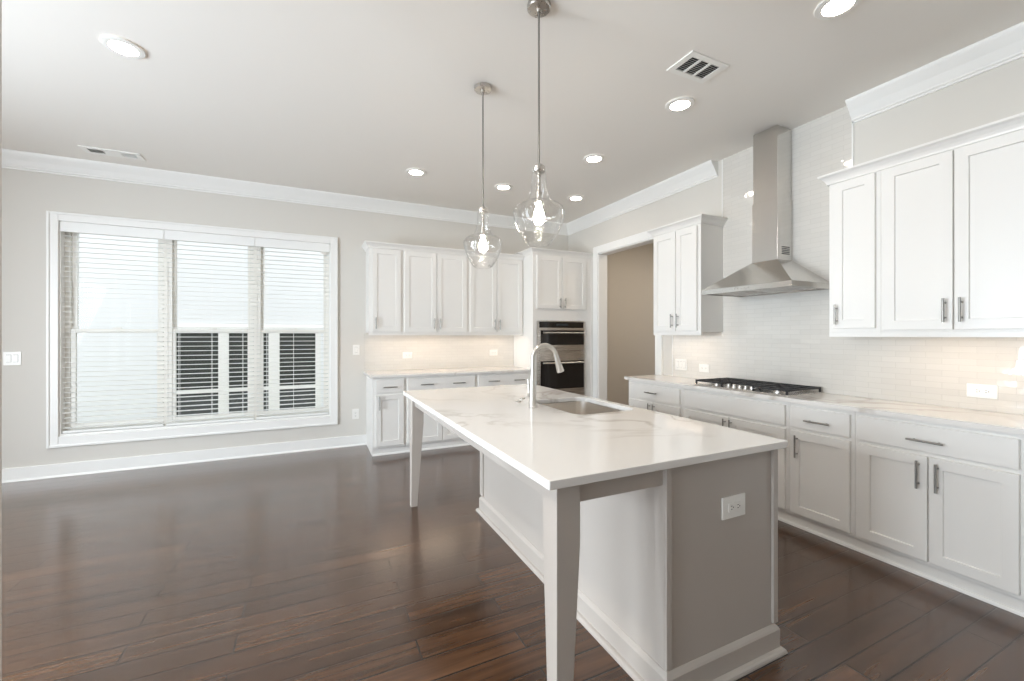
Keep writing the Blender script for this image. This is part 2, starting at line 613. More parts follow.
crown_back(XL, W)
crown_right(2.86, D, 'trim_2', 'white crown moulding over the doorway, ending at the tile')
crown_right(YB, 1.725, 'trim_3', 'white crown moulding over the long upper cabinets, ending at the tile')
struct(MB().box(XL, .60, D - .016, D, 0, .125).build('baseboard_back', M_TRIM, bevel=.004))
q = MB().prism([(D - .016, 0), (D - .03, 0), (D - .0275, .009), (D - .022, .015), (D - .016, .018)], 'x', XL, .60)
struct(q.build('trim_4', M_TRIM))
struct(MB().box(HX - .016, HX, 2.0, D, 0, .125).build('baseboard_hall', M_TRIM))

# doorway: jamb and casing
b = MB()
b.box(W - .002, W + WT + .002, DO0 - .001, DO0 + .018, 0, DOZ).box(W - .002, W + WT + .002, DO1 - .018, DO1 + .001, 0, DOZ)
b.box(W - .002, W + WT + .002, DO0, DO1, DOZ - .018, DOZ + .001)
dj = struct(b.build('door_2', M_TRIM), 'cased white doorway to the shaded hall')
b = MB()
b.box(W - .02, W, DO1 - .006, DO1 + .095, 0, DOZ + .095).box(W - .02, W, DO0 - .095, DO0 + .006, 0, DOZ + .095)
b.box(W - .02, W, DO0 + .006, DO1 - .006, DOZ - .006, DOZ + .095)
b.build('casing', M_TRIM, dj, bevel=.004)

# ------------------------------------------------------------------ the triple window
win = struct(MB().box(WX0, WX1, D + .005, D + WT, WZ0, WZ0 + .02).build('window_1', M_TRIM),
             'wide triple window with white casing and blinds')
b = MB()
cw = .078
for x0, x1, z0, z1 in ((WX0 - cw, WX0, WZ0 - cw - .02, WZ1 + cw), (WX1, WX1 + cw, WZ0 - cw - .02, WZ1 + cw),
                       (WX0, WX1, WZ1, WZ1 + cw), (WX0, WX1, WZ0 - cw - .02, WZ0)):
    b.box(x0, x1, D - .02, D, z0, z1)
b.build('window_casing', M_TRIM, win, bevel=.004)
b = MB()
oc = cw - .018
for x0, x1, z0, z1 in ((WX0 - cw - .004, WX0 - oc, WZ0 - cw - .024, WZ1 + cw + .004), (WX1 + oc, WX1 + cw + .004, WZ0 - cw - .024, WZ1 + cw + .004),
                       (WX0 - oc, WX1 + oc, WZ1 + oc, WZ1 + cw + .004), (WX0 - oc, WX1 + oc, WZ0 - cw - .024, WZ0 - oc - .02)):
    b.box(x0, x1, D - .03, D - .019, z0, z1)
b.build('casing_backband', M_TRIM, win, bevel=.004)
b = MB()   # jamb liner
b.box(WX0, WX0 + .012, D + .001, D + WT, WZ0, WZ1).box(WX1 - .012, WX1, D + .001, D + WT, WZ0, WZ1)
b.box(WX0, WX1, D + .001, D + WT, WZ1 - .012, WZ1)
b.build('jamb', M_TRIM, win)
units = ((WX0 + .012, -1.42), (-1.40, -.605), (-.585, WX1 - .012))
b = MB()
for x0, x1 in ((-1.425, -1.395), (-.61, -.58)):
    b.box(x0, x1, D + .062, D + WT, WZ0 + .02, WZ1 - .012)
b.build('mullion', M_VINYL, win)
glassx = ((-2.125, -1.49), (-1.33, -.675), (-.52, .115))
for (ux0, ux1), (gx0, gx1) in zip(units, glassx):
    z0, z1, zm = WZ0 + .02, WZ1 - .012, 1.405
    f = MB()   # outer vinyl frame of one unit
    fw = .04
    f.box(ux0, ux0 + fw, D + .068, D + .135, z0, z1).box(ux1 - fw, ux1, D + .068, D + .135, z0, z1)
    f.box(ux0 + fw, ux1 - fw, D + .068, D + .135, z0, z0 + .03).box(ux0 + fw, ux1 - fw, D + .068, D + .135, z1 - .03, z1)
    f.build('window_frame', M_VINYL, win, bevel=.002)
    for nm, a, c, y in (('upper_sash', zm - .02, z1 - .03, D + .105), ('lower_sash', z0 + .03, zm + .022, D + .075)):
        s = MB()
        lo = .05 if nm == 'lower_sash' else .04
        hi = .04
        s.box(ux0 + fw, gx0, y, y + .028, a, c).box(gx1, ux1 - fw, y, y + .028, a, c)
        s.box(gx0, gx1, y, y + .028, a, a + lo).box(gx0, gx1, y, y + .028, c - hi, c)
        so = s.build(nm, M_VINYL, win, bevel=.003)
        MB().box(gx0, gx1, y + .012, y + .016, a + lo, c - hi).build('pane', M_PANE, so)
        if nm == 'lower_sash':
            xm = (gx0 + gx1) / 2
            l = MB().box(xm - .035, xm + .035, y - .012, y + .004, c, c + .012)
            l.box(xm - .012, xm + .03, y - .014, y - .004, c + .012, c + .022)
            l.build('sash_lock', M_VINYL, so, bevel=.002)

# blinds
blab = ('white horizontal slat blind in the leftmost window, white siding behind it',
        'white horizontal slat blind in the middle window between the two mullions',
        'white horizontal slat blind in the window bay nearest the cabinets')
for k, (x0, x1) in enumerate(((WX0 + .016, -1.418), (-1.402, -.603), (-.587, WX1 - .016))):
    t = thing('window_blind', blab[k], 'blind', ((x0 + x1) / 2, D + .03, WZ0 + .02), 'blinds in the triple window')
    MB().box(x0, x1, D + .008, D + .058, 2.395, WZ1 - .014).build('headrail', M_SLAT, t, bevel=.003)
    MB().box(x0 - .006, x1 + .006, D - .008, D + .006, 2.365, WZ1 - .005).build('valance', M_SLAT, t, bevel=.003)
    s = MB()
    n = 40
    zb, zt = .455, 2.375
    for i in range(n):
        z = zb + (zt - zb) * i / (n - 1)
        tilt = .0008
        a = [(D + .010, z - tilt), (D + .033, z + .0012), (D + .056, z + tilt), (D + .056, z + tilt + .0036),
             (D + .033, z + .0048), (D + .010, z - tilt + .0036)]
        s.prism(a, 'x', x0 + .006, x1 - .006)
    s.build('slats', M_SLAT, t)
    s = MB()
    for q in (.14, .5, .86):
        x = x0 + (x1 - x0) * q
        s.box(x - .0012, x + .0012, D + .0085, D + .0095, zb - .02, zt + .02)
        s.box(x - .0012, x + .0012, D + .0568, D + .0578, zb - .02, zt + .02)
    s.build('ladder_cord', M_SLAT, t)
    MB().box(x0 + .004, x1 - .004, D + .008, D + .058, WZ0 + .024, WZ0 + .046).build('bottom_rail', M_SLAT, t, bevel=.003)
    xw = x0 + .085
    MB().cyl((xw, D + .002, 2.37), (xw, D + .002, 1.78 if k != 0 else 1.86), .004, n=8).build('tilt_wand', M_VINYL, t, smooth=True)
    if k == 2:
        MB().box(x1 - .09, x1 - .03, D - .014, D - .004, 2.335, 2.362).build('valance_clip', M_VINYL, t, bevel=.003)

# ------------------------------------------------------------------ next door
NY = 9.5
yard = struct(MB().box(-14, 12, D + WT, NY + .2, -1.0, -.9).build('yard', M_LAWN))
nb = thing('neighbour_house', 'white sided house wall seen through the blinds', 'house', (-1, NY, -1))
MB().box(-14, 12, NY, NY + .3, -1, 7.5).build('siding_wall', M_SIDING, nb)
NZ1, NZM, NZ0 = 1.42, .33, -.72
fr = MB()
panes = ((-2.26, -1.605), (-1.44, -.79), (-.60, .04))
xs = [-2.36] + [v for p in panes for v in p] + [.14]
fr.box(-2.38, .16, NY - .04, NY + .02, NZ1, NZ1 + .11).box(-2.38, .16, NY - .05, NY + .02, NZ0 - .12, NZ0)
for i in range(0, len(xs), 2):
    fr.box(xs[i], xs[i + 1], NY - .04, NY + .02, NZ0, NZ1)
nf = fr.build('window_frame', M_TRIM, nb)
for x0, x1 in panes:
    MB().box(x0, x1, NY - .012, NY + .01, NZ0, NZ1).build('window_pane', M_DARKPANE, nb)
    MB().box(x0, x1, NY - .03, NY + .01, NZM - .035, NZM + .035).build('meeting_rail', M_TRIM, nb)


# ------------------------------------------------------------------ wall plates
def plate(kind, center, axis, w, h, label, cat, group=None, gangs=1, mat=M_PLASTIC):
    """axis 'y': on the back wall facing -y; 'x': on the right wall facing -x"""
    cx, cy, cz = center
    t = thing(kind, label, cat, center, group)

    def box(b, a0, a1, d0, d1, z0, z1):
        if axis == 'y':
            b.box(cx + a0, cx + a1, cy - d0, cy - d1, cz + z0, cz + z1)
        else:
            b.box(cx - d0, cx - d1, cy - a0, cy - a1, cz + z0, cz + z1)
        return b
    box(MB(), -w / 2, w / 2, 0, .006, -h / 2, h / 2).build('cover_plate', mat, t, bevel=.002)
    if kind == 'light_switch':
        for g in range(gangs):
            gx = (g - (gangs - 1) / 2) * .046
            r = box(MB(), gx - .016, gx + .016, .006, .0095, -.033, .033).build('rocker', M_PLASTIC, t, bevel=.002)
            box(MB(), gx - .0165, gx + .0165, .0058, .0064, -.0345, .0345).build('rocker_gap', M_SLOT, t)
    else:
        hor = w > h
        box(MB(), *( (-.034, .034) if hor else (-.017, .017)), .006, .009, *((-.017, .017) if hor else (-.034, .034))
            ).build('receptacle', M_PLASTIC, t, bevel=.001)
        for s in (-1, 1):
            sl = MB()
            for o in (-.006, .006):
                if hor:
                    box(sl, s * .019 - .004, s * .019 + .004, .0088, .0094, o - .0012, o + .0012)
                else:
                    box(sl, o - .0012, o + .0012, .0088, .0094, s * .019 - .004, s * .019 + .004)
            a, c = (s * .019 + .010, 0) if hor else (0, s * .019 - .010)
            box(sl, a - .0022, a + .0022, .0088, .0094, c - .0022, c + .0022)
            sl.build('slots', M_SLOT, t)
    return t


plate('light_switch', (-2.535, D, 1.145), 'y', .118, .124, 'double rocker light switch at the left end of the window wall', 'light switch', gangs=2)
plate('light_switch', (.482, D, 1.182), 'y', .078, .124, 'single light switch between the window and the white base cabinets', 'light switch')
plate('wall_outlet', (.474, D, .388), 'y', .078, .124, 'upright outlet low on the wall just left of the base cabinets', 'outlet')


# ------------------------------------------------------------------ cabinets
class Run:
    """a straight run of cabinets: a = along the wall, d = out from the wall"""
    def __init__(self, axis):
        self.axis = axis

    def box(self, b, a0, a1, d0, d1, z0, z1):
        if self.axis == 'back':
            return b.box(a0, a1, D - d0, D - d1, z0, z1)
        return b.box(W - d0, W - d1, a0, a1, z0, z1)

    def pt(self, a, d, z):
        return (a, D - d, z) if self.axis == 'back' else (W - d, a, z)

    def prism(self, b, prof, a0, a1):
        """prof: (d, z) pairs"""
        if self.axis == 'back':
            return b.prism([(D - d, z) for d, z in prof], 'x', a0, a1)
        return b.prism([(W - d, z) for d, z in prof], 'y', a0, a1)


def shaker(run, b, a0, a1, d, z0, z1, t=.02, fr=.057, rec=.009):
    """a shaker front standing on plane d, its frame proud of a flat panel"""
    bm = b.bm
    def ring(m, dd):
        return [bm.verts.new(run.pt(*p)) for p in ((a0 + m, dd, z0 + m), (a1 - m, dd, z0 + m), (a1 - m, dd, z1 - m), (a0 + m, dd, z1 - m))]
    rs = [ring(0, d), ring(0, d + t - .0015), ring(.0015, d + t), ring(fr, d + t), ring(fr + .003, d + t - rec)]
    bm.faces.new(rs[0]); bm.faces.new(rs[-1])
    for p, q in zip(rs, rs[1:]):
        for i in range(4):
            bm.faces.new((p[i], p[(i + 1) % 4], q[(i + 1) % 4], q[i]))
    return b


def slab(run, b, a0, a1, d, z0, z1, t=.02):
    return shaker(run, b, a0, a1, d, z0, z1, t, fr=.006, rec=.0)


def pull(run, parent, a, d, z, vertical=True, L=.15):
    b = MB()
    off = .032
    h = L / 2
    ends = ((a, z - h), (a, z + h)) if vertical else ((a - h, z), (a + h, z))
    b.cyl(run.pt(ends[0][0], d + off, ends[0][1]), run.pt(ends[1][0], d + off, ends[1][1]), .0058, n=10)
    g = h - .025
    for s in (-1, 1):
        pa, pz = (a, z + s * g) if vertical else (a + s * g, z)
        b.cyl(run.pt(pa, d - .001, pz), run.pt(pa, d + off, pz), .0045, n=8)
    return b.build('handle', M_PULL, parent, smooth=True)


def upper_cabinet(run, a0, a1, depth, z0, z1, doors, label, strips=(), hz=(1.44, 1.57), lip=.03, group=None, name='upper_cabinet'):
    t = thing(name, label, 'cabinet', run.pt((a0 + a1) / 2, 0, z0), group)
    b = MB()
    run.box(b, a0, a1, .001, depth, z0 + lip, z1)
    b.build('body', M_CAB, t, bevel=.0015)
    f = MB()
    run.box(f, a0, a1, depth - .02, depth - .0002, z0, z0 + lip).build('light_rail', M_CAB, t)
    for s0, s1 in strips:
        e = MB()
        run.box(e, s0, s1, depth - .09, depth - .05, z0 + lip - .014, z0 + lip).build('light_strip', [M_PLASTIC], t)
        l = MB()
        run.box(l, s0 + .01, s1 - .01, depth - .086, depth - .054, z0 + lip - .0155, z0 + lip - .0142).build('light_lens', E_UNDER, t)
    for d0, d1, zz0, zz1, ha in doors:
        dr = shaker(run, MB(), d0, d1, depth, zz0, zz1).build('door', M_CAB, t)
        if ha is not None:
            pull(run, dr, ha, depth + .02, (hz[0] + hz[1]) / 2, True, hz[1] - hz[0] + .005)
    return t


def base_cabinet(run, a0, a1, depth, fronts, label, toe=True, group=None, ends=()):
    """fronts: list of (kind, a0, a1, z0, z1, [handles as (a, z, vertical)])"""
    t = thing('base_cabinet', label, 'cabinet', run.pt((a0 + a1) / 2, 0, 0), group)
    b = MB()
    run.box(b, a0, a1, .001, depth, .085, .884)
    b.build('body', M_CAB, t, bevel=.0015)
    k = MB()
    run.box(k, a0, a1, .002, depth - .028, 0, .085)
    k.build('toe_board', M_CAB, t)
    q = MB()
    run.prism(q, [(depth - .028, 0), (depth - .012, 0), (depth - .013, .009), (depth - .018, .017), (depth - .028, .02)], a0, a1)
    q.build('shoe_moulding', M_TRIM, t)
    for kind, f0, f1, z0, z1, hs in fronts:
        fn = slab if kind == 'drawer' else shaker
        o = fn(run, MB(), f0, f1, depth, z0, z1).build(kind, M_CAB, t)
        for ha, hzz, vert in hs:
            pull(run, o, ha, depth + .02, hzz, vert, .155)
    return t


BK, RT = Run('back'), Run('right')
DZ = (.108, .688)          # door z
WZ = (.712, .858)          # drawer z
GB, GU = 'white base cabinets', 'white upper cabinets'
bd = D - 4.935             # base depth on the back wall
base_cabinet(BK, .60, .968, bd, [('drawer', .635, .945, *WZ, [(.79, .775, False)]), ('door', .635, .945, *DZ, [(.672, .60, True)])],
             'narrow white base cabinet with one door at the left end of the back counter', group=GB)
base_cabinet(BK, .969, 1.836, bd, [('drawer', .99, 1.815, *WZ, [(1.21, .785, False), (1.60, .785, False)]),
                                   ('door', .99, 1.399, *DZ, [(1.36, .60, True)]), ('door', 1.406, 1.815, *DZ, [(1.445, .60, True)])],
             'wide white base cabinet in the middle of the back counter, drawer with two pulls', group=GB)
base_cabinet(BK, 1.837, 2.638, bd, [('drawer', 1.858, 2.617, *WZ, [(2.06, .785, False), (2.42, .785, False)]),
                                    ('door', 1.858, 2.234, *DZ, [(2.195, .60, True)]), ('door', 2.241, 2.617, *DZ, [(2.28, .60, True)])],
             'white base cabinet under the back counter beside the oven tower', group=GB)
rb = W - 3.085             # base depth on the right wall
base_cabinet(RT, 2.836, 3.58, rb, [('drawer', 2.864, 3.552, *WZ, [(3.21, .785, False)]),
                                    ('door', 2.864, 3.204, *DZ, [(3.176, .60, True)]), ('door', 3.211, 3.552, *DZ, [(3.239, .60, True)])],
             'white base cabinet beside the doorway, left of the cooktop', group=GB)
base_cabinet(RT, 1.881, 2.835, rb, [('drawer', 1.902, 2.806, *WZ, []),
                                    ('door', 1.902, 2.351, *DZ, [(2.326, .60, True)]), ('door', 2.358, 2.806, *DZ, [(2.383, .60, True)])],
             'white base cabinet directly under the gas cooktop, plain front without drawer pull', group=GB)
base_cabinet(RT, 1.474, 1.880, rb, [('drawer', 1.497, 1.860, *WZ, [(1.678, .775, False)]), ('door', 1.497, 1.860, *DZ, [(1.814, .585, True)])],
             'narrow single-door white base cabinet right of the cooktop', group=GB)
base_cabinet(RT, .770, 1.473, rb, [('drawer', .790, 1.448, *WZ, [(1.127, .775, False)]),
                                   ('door', .790, 1.118, *DZ, [(1.080, .585, True)]), ('door', 1.125, 1.448, *DZ, [(1.160, .585, True)])],
             'double-door white base cabinet at the right, under one long horizontal drawer pull', group=GB)
base_cabinet(RT, .10, .769, rb, [('drawer', .12, .750, *WZ, [(.44, .775, False)]),
                                 ('door', .12, .435, *DZ, [(.40, .585, True)]), ('door', .442, .750, *DZ, [(.477, .585, True)])],
             'white base cabinet cut by the right edge of the photo', group=GB)

ud = .31                   # upper body depth
zU = (1.405, 2.392)
upper_cabinet(BK, .595, .986, ud, 1.362, 2.42, [(.632, .965, *zU, .672)], 'narrow single-door upper cabinet at the left end of the back wall',
              strips=((.66, .96),), group=GU)
upper_cabinet(BK, .987, 1.832, ud, 1.362, 2.42, [(1.012, 1.408, *zU, 1.375), (1.416, 1.812, *zU, 1.452)],
              'double-door upper cabinet in the middle of the back wall, above the counter', strips=((1.02, 1.72),), group=GU)
upper_cabinet(BK, 1.833, 2.638, ud, 1.362, 2.42, [(1.856, 2.232, *zU, 2.198), (2.241, 2.617, *zU, 2.275)],
              'double-door upper cabinet on the back wall touching the oven tower', strips=((1.98, 2.48),), group=GU)
upper_cabinet(RT, 2.80, 3.405, ud, 1.362, 2.42, [(2.834, 3.082, *zU, 3.050), (3.090, 3.385, *zU, 3.122)],
              'two-door upper cabinet between the doorway and the range hood', strips=((2.86, 3.30),), hz=(1.44, 1.57), group=GU)
upper_cabinet(RT, 1.424, 1.720, ud, 1.350, 2.42, [(1.447, 1.689, 1.407, 2.402, 1.660)],
              'narrow single-door upper cabinet right of the range hood', hz=(1.437, 1.567), group=GU)
upper_cabinet(RT, .69, 1.423, ud, 1.350, 2.42, [(1.084, 1.404, 1.393, 2.402, 1.113), (.712, 1.077, 1.393, 2.402, 1.046)],
              'wide double-door upper cabinet at the right border of the photo', strips=((.74, 1.36),), hz=(1.437, 1.567), group=GU)


def cab_crown(run, prof, a0, a1, m0, m1):
    """profile run with mitred returns towards the wall at the ends flagged by m0/m1"""
    b = MB()
    n = len(prof)
    ringA = [run.pt(a0 - (p[0] - prof[0][0]) * m0, p[0], p[1]) for p in prof]
    ringB = [run.pt(a1 + (p[0] - prof[0][0]) * m1, p[0], p[1]) for p in prof]
    rings = [ringA, ringB]
    if m0:
        rings.insert(0, [run.pt(a0 - (p[0] - prof[0][0]), .001, p[1]) for p in prof])
    if m1:
        rings.append([run.pt(a1 + (p[0] - prof[0][0]), .001, p[1]) for p in prof])
    b.loft(rings)
    return b


def crown_prof(d, z):
    return [(d, z), (d + .012, z), (d + .014, z + .012), (d + .022, z + .028), (d + .036, z + .046), (d + .044, z + .05),
            (d + .05, z + .056), (d + .05, z + .068), (d, z + .068)]


cab_crown(BK, crown_prof(ud, 2.402), .595, 2.638, 1, 0).build('trim_5', M_CAB)['kind'] = 'structure'
cab_crown(RT, crown_prof(ud, 2.408), 2.80, 3.405, 1, 1).build('trim_6', M_CAB)['kind'] = 'structure'
cab_crown(RT, crown_prof(ud, 2.410), .69, 1.720, 0, 1).build('trim_7', M_CAB)['kind'] = 'structure'

# oven tower
TY = D - 4.94
tw = thing('oven_tower_cabinet', 'tall white cabinet holding the wall ovens beside the doorway', 'cabinet', (3.1, D, 0))
b = MB()
OX0, OX1, OZ0, OZ1 = 2.705, 3.455, .45, 1.56
b.box(2.64, OX0, 4.94, D - .001, 0, 2.46).box(OX1, W - .001, 4.94, D - .001, 0, 2.46)
b.box(OX0, OX1, 4.94, D - .001, OZ1, 2.46).box(OX0, OX1, 4.94, D - .001, 0, OZ0).box(OX0, OX1, D - .03, D - .001, OZ0, OZ1)
b.build('body', M_CAB, tw)
for d0, d1, ha in ((2.692, 3.078, 3.043), (3.086, 3.474, 3.121)):
    dr = shaker(BK, MB(), d0, d1, TY, 1.72, 2.43).build('door', M_CAB, tw)
    pull(BK, dr, ha, TY + .02, 1.80, True, .14)
dr = slab(BK, MB(), 2.692, 3.474, TY, .12, .42).build('drawer', M_CAB, tw)
pull(BK, dr, 3.09, TY + .02, .33, False, .16)
cab_crown(BK, crown_prof(TY, 2.452), 2.64, W - .002, 1, 0).build('crown', M_CAB, tw)

# built-in oven: microwave above, oven below
ov = thing('wall_oven', 'stainless double wall oven with black glass doors in the white tower', 'oven', (3.11, 4.93, OZ0))
fy = 4.925
MB().box(OX0 + .002, OX1 - .002, fy + .006, D - .04, OZ0 + .002, OZ1 - .002).build('housing', M_STEEL, ov)
for xa, xb in ((OX0 - .012, OX0 + .022), (OX1 - .022, OX1 + .012)):
    MB().box(xa, xb, fy, fy + .014, OZ0, OZ1 - .006).build('side_trim', M_STEEL, ov, bevel=.001)
MB().box(OX0 + .022, OX1 - .022, fy - .004, fy + .012, 1.465, 1.545).build('control_panel', M_BLACKGLASS, ov, bevel=.001)
MB().box(2.98, 3.18, fy - .0055, fy - .0035, 1.490, 1.522).build('display', paint('oven_display', (.03, .035, .04, 1), .1, vary=.02), ov)


def oven_door(z0, z1, g0, g1, hz):
    d = MB().box(OX0 + .022, OX1 - .022, fy - .022, fy + .004, z0, z1).build('oven_door', M_STEEL, ov, bevel=.002)
    MB().box(OX0 + .03, OX1 - .03, fy - .026, fy - .021, g0, g1).build('glass_window', M_BLACKGLASS, d, bevel=.001)
    h = MB().cyl((OX0 + .05, fy - .062, hz), (OX1 - .05, fy - .062, hz), .011, n=12)
    for x in (OX0 + .09, OX1 - .09):
        h.cyl((x, fy - .02, hz), (x, fy - .062, hz), .008, n=8)
    h.build('handle', M_CHROME, d, smooth=True)


oven_door(1.15, 1.455, 1.23, 1.43, 1.395)
MB().box(OX0 + .022, OX1 - .022, fy - .012, fy + .004, 1.045, 1.138).build('vent_panel', M_STEEL, ov, bevel=.002)
oven_door(.50, 1.035, .635, 1.015, .99)

# counters on the walls
tag(MB().box(.568, 2.637, 4.893, D - .001, .8845, .914).build('back_countertop', M_QUARTZ, bevel=.003),
    'white quartz counter along the back wall left of the ovens', 'countertop')
cutx0, cutx1, cuty0, cuty1 = 3.15, 3.50, 1.965, 2.685
b = MB()
b.box(3.052, cutx0, .08, 3.612, .8845, .914).box(cutx1, W - .001, .08, 3.612, .8845, .914)
b.box(cutx0, cutx1, .08, cuty0, .8845, .914).box(cutx0, cutx1, cuty1, 3.612, .8845, .914)
bmesh.ops.remove_doubles(b.bm, verts=b.bm.verts, dist=1e-5)
tag(b.build('right_countertop', M_QUARTZ), 'long white quartz counter along the right wall around the cooktop', 'countertop')

# tiled splashbacks with edge trim
struct(MB().box(.573, 2.636, D - .009, D - .0005, .915, 1.392).build('backsplash_back', M_TILE_X), 'glossy pale strip tile under the back upper cabinets')
b = MB()
b.box(W - .009, W - .0005, .08, 3.43, .915, 1.36).box(W - .009, W - .0005, 1.728, 2.805, 1.36, H - .001)
b.box(W - .009, W - .0005, 1.721, 1.728, 1.36, 1.40)
struct(b.build('backsplash_right', M_TILE_Y), 'glossy pale strip tile behind the hood, up to the ceiling')
b = MB().box(W - .012, W - .0004, 2.805, 2.814, 1.36, H - .002).box(W - .012, W - .0004, 1.718, 1.728, 1.36, H - .002)
b.box(W - .012, W - .0004, 3.43, 3.438, .915, 1.36)
struct(b.build('trim_8', M_TRIM))

plate('wall_outlet', (1.108, D - .009, 1.104), 'y', .125, .082, 'sideways outlet in the back tile, left of two', 'outlet', 'outlets in the back tile')
plate('wall_outlet', (2.318, D - .009, 1.115), 'y', .125, .082, 'sideways outlet in the back tile, nearer the oven tower', 'outlet', 'outlets in the back tile')
plate('light_switch', (W - .009, 3.312, 1.047), 'x', .155, .118, 'wide switch plate in the tile beside the doorway', 'light switch', gangs=3)
plate('wall_outlet', (W - .009, 3.018, 1.03), 'x', .118, .082, 'sideways outlet in the tile just left of the cooktop', 'outlet')
plate('wall_outlet', (W - .009, 1.064, 1.03), 'x', .128, .08, 'sideways outlet in the tile right of the cooktop, below the long uppers', 'outlet')

# ------------------------------------------------------------------ range hood
hd = thing('range_hood', 'stainless steel chimney range hood over the gas cooktop', 'range hood', (W, 2.24, 1.71))
hx, hy0, hy1 = 3.065, 1.853, 2.615
fx, fy0, fy1, fz = 3.375, 2.151, 2.368, 1.972
WI = W - .0095
b = MB()
b.loft([[(hx, hy0, 1.752), (hx, hy1, 1.752), (WI, hy1, 1.752), (WI, hy0, 1.752)],
        [(fx - .004, fy0 - .004, fz), (fx - .004, fy1 + .004, fz), (WI, fy1 + .004, fz), (WI, fy0 - .004, fz)]])
b.build('canopy', M_HOOD, hd)
b = MB()
b.box(hx, hx + .012, hy0, hy1, 1.712, 1.7515).box(hx + .012, WI, hy0, hy0 + .012, 1.712, 1.7515).box(hx + .012, WI, hy1 - .012, hy1, 1.712, 1.7515)
b.box(WI - .012, WI, hy0 + .012, hy1 - .012, 1.712, 1.7515)
bmesh.ops.remove_doubles(b.bm, verts=b.bm.verts, dist=1e-5)
b.build('rim', M_HOOD, hd)
f = MB().box(hx + .012, WI - .012, hy0 + .012, hy1 - .012, 1.722, 1.728)
f.build('underside', M_STEEL, hd)
for y in (2.04, 2.43):
    g = MB()
    for i in range(12):
        x = hx + .07 + i * .028
        g.box(x, x + .016, y - .14, y + .14, 1.716, 1.7215)
    g.build('grease_filter', M_STEEL, hd)
MB().box(fx, WI, fy0, fy1, fz, 2.47).build('lower_flue', M_HOOD, hd, bevel=.002)
MB().box(fx + .006, WI, fy0 + .006, fy1 - .006, 2.47, H - .001).build('upper_flue', M_HOOD, hd, bevel=.002)
v = MB()
for i in range(5):
    v.box(W - .15, W - .05, fy0 - .002, fy0 + .002, 2.02 + i * .014, 2.027 + i * .014)
v.build('vent_slots', M_SLOT, hd)
bt = MB()
for i in range(5):
    bt.cyl((hx + .001, 2.18 + i * .03, 1.733), (hx - .003, 2.18 + i * .03, 1.733), .006, n=12)
bt.build('buttons', M_CHROME, hd)

# ------------------------------------------------------------------ gas cooktop
cx0, cx1, cy0, cy1 = 3.112, 3.545, 1.910, 2.740
ck = thing('gas_cooktop', 'stainless gas cooktop with black cast-iron grates set in the right counter', 'cooktop', ((cx0 + cx1) / 2, 2.325, .914))
MB().box(cx0, cx1, cy0, cy1, .9142, .924).build('steel_tray', M_STEEL, ck, bevel=.003)
burners = ((3.24, 2.055), (3.44, 2.055), (3.37, 2.325), (3.24, 2.595), (3.44, 2.595))
for bx, by in burners:
    r = .055 if (bx, by) == (3.37, 2.325) else .04
    bu = MB().lathe((bx, by, .924), [(r + .012, 0), (r + .012, .006), (r, .008), (r, .015)], 20).build('burner', M_STEEL, ck, smooth=True)
    MB().lathe((bx, by, .939), [(r - .004, 0), (r - .002, .003), (r - .006, .008), (.006, .009)], 20).build('burner_cap', M_BLACK, bu, smooth=True)
for g0, g1, front in ((1.917, 2.190, 3.122), (2.195, 2.455, 3.225), (2.460, 2.733, 3.122)):
    g = MB()
    z0, z1 = .948, .962
    bw = .012
    for y in (g0, g1 - bw):
        g.box(front, 3.538, y, y + bw, z0, z1)
    for x in (front, 3.538 - bw):
        g.box(x, x + bw, g0 + bw, g1 - bw, z0, z1)
    nx = 4
    for i in range(1, nx):
        x = front + (3.538 - front) * i / nx
        g.box(x - bw / 2, x + bw / 2, g0 + bw, g1 - bw, z0 + .002, z1)
    for i in (1, 2):
        y = g0 + (g1 - g0) * i / 3
        g.box(front + bw, 3.538 - bw, y - bw / 2, y + bw / 2, z0 + .001, z1 - .0008)
    for x in (front, 3.538 - bw):
        for y in (g0, g1 - bw):
            g.box(x, x + bw, y, y + bw, .924, z0)
    g.build('grate', M_BLACK, ck)
for i in range(5):
    y = 2.325 + (i - 2) * .052
    k = MB().lathe((3.165, y, .924), [(.021, 0), (.021, .004), (.0165, .006), (.0155, .026), (.011, .029)], 18)
    k.build('knob', M_CHROME, ck, smooth=True)

# ------------------------------------------------------------------ island
IX0, IX1, IY0, IY1 = .650, 1.819, 1.112, 3.430
BX0, BX1, BY0, BY1 = 1.178, 1.796, 1.160, 3.042
isl = thing('kitchen_island', 'taupe painted kitchen island base with two tapered legs', 'kitchen island', (1.2, 2.2, 0))
SX0, SX1, SY0, SY1 = 1.335, 1.765, 1.965, 2.555     # sink opening
b = MB()   # hollow under the sink
b.box(BX0, BX1, BY0, SY0 - .03, 0, .8835).box(BX0, BX1, SY1 + .03, BY1, 0, .8835)
b.box(BX0, SX0 - .03, SY0 - .03, SY1 + .03, 0, .8835).box(SX0 - .03, BX1, SY0 - .03, SY1 + .03, 0, .60)
b.box(SX1 + .028, BX1, SY0 - .03, SY1 + .03, .60, .8835)
b.build('base', M_ISLE, isl)


def frame_panel(b, plane, a0, a1, z0, z1, out):
    """flat stile-and-rail frame standing 'out' proud of an x-plane"""
    return b


# long seating side: stiles at the ends of the panel, rail at the top
for y0, y1 in ((BY0 - .0002, BY0 + .05), (BY1 - .045, BY1 + .012)):
    MB().box(BX0 - .012, BX0 - .0005, y0, y1, .13, .8835).build('stile', M_ISLE, isl, bevel=.0015)
MB().box(BX0 - .012, BX0 - .0005, 1.90, 2.05, .13, .8835).build('stile', M_ISLE, isl, bevel=.0015)
MB().box(BX0 - .012, BX0 - .0005, BY0 + .05, BY1 - .045, .83, .8835).build('top_rail', M_ISLE, isl, bevel=.0015)
